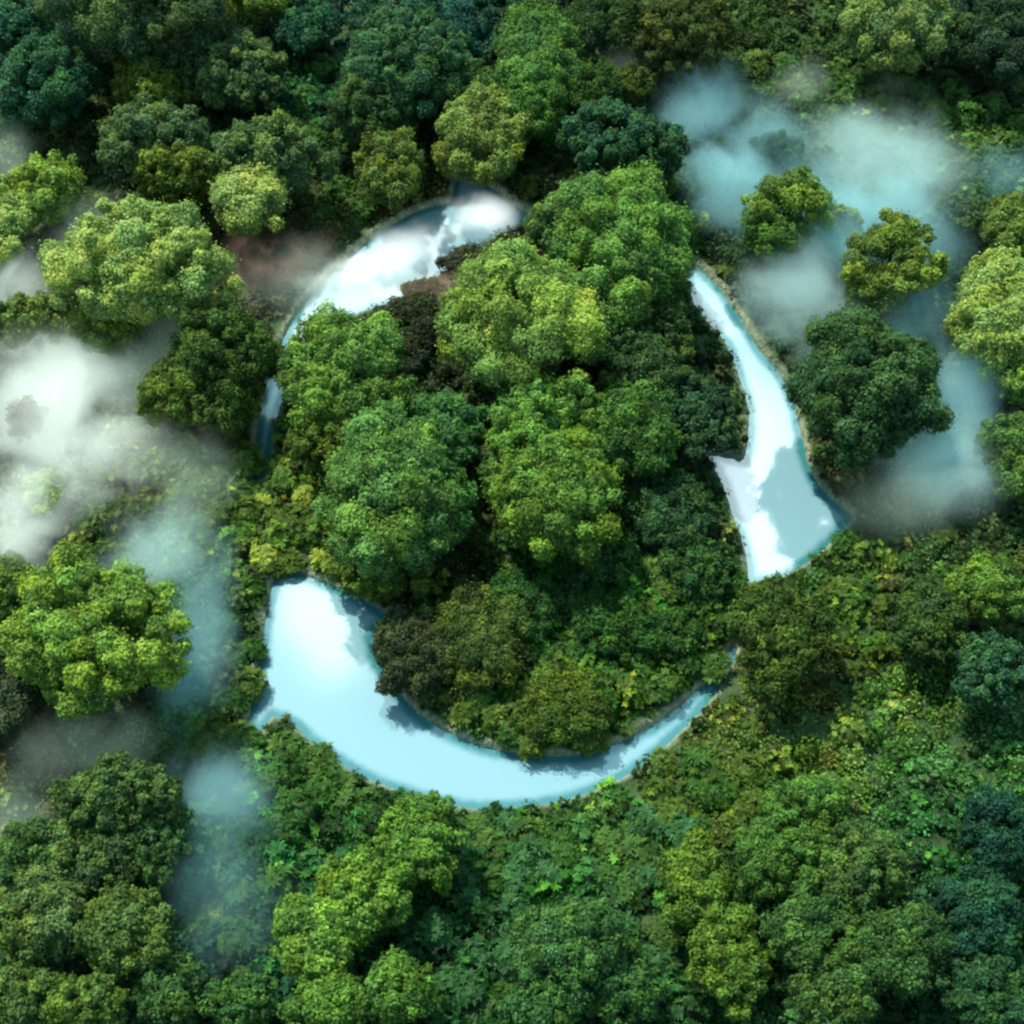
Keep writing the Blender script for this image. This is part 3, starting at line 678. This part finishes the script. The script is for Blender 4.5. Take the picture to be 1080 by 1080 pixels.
for (x0, y0, x1, y1, k, sz, cols, ph) in REG:
    pts = []
    for _ in range(k):
        best = None; bd = -1
        for _t in range(10):
            c = (random.uniform(x0, x1), random.uniform(y0, y1))
            d = min([math.hypot(c[0]-p[0], c[1]-p[1]) for p in pts] or [99])
            if d > bd: best, bd = c, d
        pts.append(best)
    for (x_, y_) in pts:
        shrub(x_, y_, sz*random.uniform(.75, 1.15), random.choice(cols), ph, ph.replace('shrub', 'shrubs', 1), random.uniform(0, 6.3), random.randrange(3))
for (x_, y_, r_, lab) in ((615,615,15,'bright yellow-green rosette shrub under the many-clumped island tree'),
                          (540,705,13,'bright yellow-green rosette shrub low on the island, between the two olive trees'),
                          (746,835,15,'pale yellow-green rosette shrub right of the bottom lake'),
                          (937,588,16,'yellow rosette shrub just right of the arrow tip of the right lake arm'),
                          (375,128,7,'tiny pale rosette shrub in the dark upper left clearing'),
                          (225,962,17,'pale rosette shrub in the blue haze at the lower left')):
    shrub(x_, y_, r_, 'yellow', lab, None, 1.0, 0)

# drifting mist lying among the trees
MW = mist_material('white_mist', (.96, 1, .97), .19, 1, (.34, .43, .37))
MH = mist_material('grey_mist', (.78, .95, .94), .15, 2, (.10, .22, .21))
MT = mist_material('teal_mist', (.55, .86, .90), .14, 3, (.03, .12, .14))
MB = mist_material('thin_mist', (.82, .95, .86), .05, 4, (.17, .27, .20))
MD = mist_material('dim_blue_mist', (.45, .80, .86), .07, 5, (.02, .08, .09))
MG = mist_material('shining_mist', (1, 1, 1), .9, 6, (.6, .62, .58))
MR = mist_material('warm_mist', (.95, .80, .70), .13, 7, (.42, .27, .20))
def mist(px, py, rx, ry, mat, label, z=5.6, h=5.4, rot=0):
    P = at(px, py, z); s = mpp(P)
    v = ICO_V*1.0
    o = mk_mesh('mist', v, ICO_F, mat=mat, smooth=True)
    t = math.acos(np.dot(norm(P-CP), [0, 0, -1]))
    o.location = P; o.scale = (rx*s*1.35, ry*s*1.35/math.cos(t), h); o.rotation_euler = (0, 0, rot)
    tag(o, label, 'mist', kind='stuff')
mist(8,168,34,34,MB,'thin grey mist at the left edge beside the yellow-green tree')
mist(15,300,48,40,MW,'white puff of mist at the left edge next to the big pale tree')
mist(90,255,70,50,MB,'thin blue mist around the foot of the big pale tree')
mist(50,395,100,55,MW,'bright band of mist at the left edge under the big pale tree')
mist(75,460,110,75,MW,'widest white mist bank on the left')
mist(15,550,60,60,MW,'dense white mist at the left edge above the bright tree')
mist(185,380,90,60,MB,'thin brownish mist below the big pale tree')
mist(165,585,62,60,MH,'grey puff of mist right above the big bright tree')
mist(205,660,60,100,MT,'teal mist between the bright tree and the bottom lake')
mist(200,500,60,60,MB,'thin mist beside the shrubs left of the thin strip of water')
mist(90,785,90,45,MB,'thin warm mist under the big bright tree')
mist(20,870,50,70,MB,'thin mist at the left edge of the lower left wood')
mist(230,830,60,50,MT,'blue-teal mist in the hollow below the bottom lake barb')
mist(240,930,70,110,MD,'dim blue haze between the lower left wood and the shrubs')
mist(745,130,62,62,MT,'teal mist at the upper left end of the right mist bank')
mist(800,150,80,45,MT,'teal mist streak above the lime-green tree')
mist(780,195,70,60,MT,'teal mist left of the lime-green tree')
mist(930,170,95,75,MH,'rounded grey puff of mist at the upper right')
mist(960,240,70,75,MT,'teal mist right of the ragged olive-lime tree')
mist(842,308,72,66,MH,'pale puff of mist below the lime-green tree')
mist(1010,430,60,85,MT,'teal mist between the big dark tree and the right edge')
mist(1000,490,75,55,MH,'pale puff of mist below right of the big dark tree')
mist(950,525,70,40,MB,'thin yellowish mist right of the arrow tip of the right lake arm')
mist(860,215,80,50,MT,'teal mist behind the small feathery tree on the right')
mist(900,250,60,60,MT,'teal mist around the ragged olive-lime tree')
mist(960,335,60,70,MD,'dim blue mist below the ragged olive-lime tree')
mist(1060,180,50,26,MD,'dim blue mist streak at the right edge')
mist(845,90,40,20,MB,'faint wisp of mist above the right mist bank')
mist(655,72,28,20,MB,'faint small wisp of mist at the top middle')
mist(330,300,80,45,MB,'thin bright haze over the outer bank of the upper lake arm')
mist(415,268,115,26,MG,'white haze lying on the water of the upper lake arm',z=1.0,h=.9,rot=.42)
mist(508,222,56,22,MG,'added white haze brightening the arrow point of the upper lake arm',z=1.2,h=1.0,rot=-.3)  # extra glowing puff added to whiten the dark arrowhead water
mist(290,268,80,40,MR,'reddish brown haze over the outer bank of the upper lake arm',z=2.5,h=2.5)
mist(445,303,72,26,MR,'reddish brown haze along the inner bank of the upper lake arm',z=2.0,h=2.2)


# ------------------------------------------------------------------ light
SUN_EL, SUN_AZ = R(56), R(-36)               # azimuth measured from +Y (up in the picture) towards +X
sdv = Vector((math.sin(SUN_AZ)*math.cos(SUN_EL), math.cos(SUN_AZ)*math.cos(SUN_EL), math.sin(SUN_EL)))
sun_d = bpy.data.lights.new('sun', 'SUN'); sun_d.energy = 5; sun_d.angle = R(1.0); sun_d.color = (1, .94, .80)
sun = bpy.data.objects.new('sun', sun_d); COL.objects.link(sun); sun.rotation_euler = sdv.to_track_quat('Z', 'Y').to_euler()

w = bpy.data.worlds.new('World'); SC.world = w; w.use_nodes = True
n = w.node_tree.nodes; l = w.node_tree.links; n.clear()
out = n.new('ShaderNodeOutputWorld'); sky = n.new('ShaderNodeTexSky'); sky.sky_type = 'NISHITA'; sky.sun_disc = False
sky.sun_elevation = SUN_EL; sky.sun_rotation = SUN_AZ
bg = n.new('ShaderNodeBackground'); bg.inputs['Strength'].default_value = .15; l.new(sky.outputs[0], bg.inputs[0])
bgc = n.new('ShaderNodeBackground'); bgc.inputs['Color'].default_value = (.92, 1, 1, 1); bgc.inputs['Strength'].default_value = 2.6
tc = n.new('ShaderNodeTexCoord'); sp = n.new('ShaderNodeSeparateXYZ'); l.new(tc.outputs['Generated'], sp.inputs[0])
mxz = n.new('ShaderNodeMath'); mxz.operation = 'MAXIMUM'; mxz.inputs[1].default_value = .06; l.new(sp.outputs['Z'], mxz.inputs[0])
inv = n.new('ShaderNodeMath'); inv.operation = 'DIVIDE'; inv.inputs[0].default_value = 1; l.new(mxz.outputs[0], inv.inputs[1])
sc = n.new('ShaderNodeVectorMath'); sc.operation = 'SCALE'; l.new(tc.outputs['Generated'], sc.inputs[0]); l.new(inv.outputs[0], sc.inputs['Scale'])
fl = n.new('ShaderNodeVectorMath'); fl.operation = 'MULTIPLY'; fl.inputs[1].default_value = (1, 1, 0); l.new(sc.outputs[0], fl.inputs[0])
nz = n.new('ShaderNodeTexNoise'); nz.inputs['Scale'].default_value = 9; nz.inputs['Detail'].default_value = 5; nz.inputs['Roughness'].default_value = .6
l.new(fl.outputs[0], nz.inputs['Vector'])
nzb = n.new('ShaderNodeTexNoise'); nzb.inputs['Scale'].default_value = 1.7; nzb.inputs['Detail'].default_value = 4; l.new(fl.outputs[0], nzb.inputs['Vector'])
big_ = n.new('ShaderNodeMapRange'); big_.inputs[1].default_value = .60; big_.inputs[2].default_value = .75; l.new(nzb.outputs['Fac'], big_.inputs[0])
big2 = n.new('ShaderNodeMath'); big2.operation = 'MULTIPLY'; big2.inputs[1].default_value = .0; l.new(big_.outputs[0], big2.inputs[0])
acc = big2.outputs[0]
def sky_pt(px, py):
    d = ray(px, py); d = d*np.array([1, 1, -1]); return d[0]/d[2], d[1]/d[2]
# clouds standing in the part of the sky the lakes mirror
for (px, py, rr) in ((335, 646, .034), (352, 688, .026), (312, 622, .018), (430, 262, .10), (500, 235, .10), (530, 222, .09), (485, 200, .06), (370, 290, .06), (340, 330, .04),
                     (740, 315, .03), (765, 340, .035), (790, 400, .035), (805, 440, .03), (800, 500, .055), (825, 560, .055), (800, 590, .05), (855, 545, .06), (835, 520, .04), (775, 540, .05)):
    u, v_ = sky_pt(px, py)
    sb = n.new('ShaderNodeVectorMath'); sb.operation = 'DISTANCE'; sb.inputs[1].default_value = (u, v_, 0); l.new(fl.outputs[0], sb.inputs[0])
    mr = n.new('ShaderNodeMapRange'); mr.inputs[1].default_value = rr*1.7; mr.inputs[2].default_value = 0; l.new(sb.outputs['Value'], mr.inputs[0])
    mm = n.new('ShaderNodeMath'); mm.operation = 'MAXIMUM'; l.new(acc, mm.inputs[0]); l.new(mr.outputs[0], mm.inputs[1]); acc = mm.outputs[0]
ns = n.new('ShaderNodeMath'); ns.operation = 'MULTIPLY_ADD'; ns.inputs[1].default_value = 1.1; ns.inputs[2].default_value = -.55; l.new(nz.outputs['Fac'], ns.inputs[0])
sm_ = n.new('ShaderNodeMath'); sm_.operation = 'ADD'; l.new(acc, sm_.inputs[0]); l.new(ns.outputs[0], sm_.inputs[1])
ss = n.new('ShaderNodeMapRange'); ss.interpolation_type = 'SMOOTHSTEP'; ss.inputs[1].default_value = .22; ss.inputs[2].default_value = .68; l.new(sm_.outputs[0], ss.inputs[0])
hz_ = n.new('ShaderNodeMath'); hz_.operation = 'GREATER_THAN'; hz_.inputs[1].default_value = 0; l.new(sp.outputs['Z'], hz_.inputs[0])
fm = n.new('ShaderNodeMath'); fm.operation = 'MULTIPLY'; l.new(ss.outputs[0], fm.inputs[0]); l.new(hz_.outputs[0], fm.inputs[1])
# broad teal glow added to the unseen sky to lift shadows and tint the water
u, v_ = sky_pt(560, 560)
sb = n.new('ShaderNodeVectorMath'); sb.operation = 'DISTANCE'; sb.inputs[1].default_value = (u, v_, 0); l.new(fl.outputs[0], sb.inputs[0])
mr = n.new('ShaderNodeMapRange'); mr.interpolation_type = 'SMOOTHSTEP'; mr.inputs[1].default_value = 2.6; mr.inputs[2].default_value = .4; mr.inputs[4].default_value = .85; l.new(sb.outputs['Value'], mr.inputs[0])
bgv = n.new('ShaderNodeBackground'); bgv.inputs['Color'].default_value = (.42, .78, .86, 1); bgv.inputs['Strength'].default_value = 1.0
mv = n.new('ShaderNodeMixShader'); l.new(mr.outputs[0], mv.inputs[0]); l.new(bg.outputs[0], mv.inputs[1]); l.new(bgv.outputs[0], mv.inputs[2])
mx = n.new('ShaderNodeMixShader'); l.new(fm.outputs[0], mx.inputs[0]); l.new(mv.outputs[0], mx.inputs[1]); l.new(bgc.outputs[0], mx.inputs[2])
l.new(mx.outputs[0], out.inputs[0])

SC.view_settings.view_transform = 'Standard'; SC.view_settings.look = 'None'; SC.view_settings.exposure = 0
SC.render.engine = 'CYCLES'
cy = SC.cycles
cy.use_denoising = True; cy.max_bounces = 5; cy.diffuse_bounces = 2; cy.glossy_bounces = 2; cy.transmission_bounces = 2
cy.volume_bounces = 3; cy.transparent_max_bounces = 8; cy.filter_width = 2.4
cy.volume_step_rate = 3; cy.volume_max_steps = 48
cy.use_adaptive_sampling = True; cy.adaptive_threshold = .02
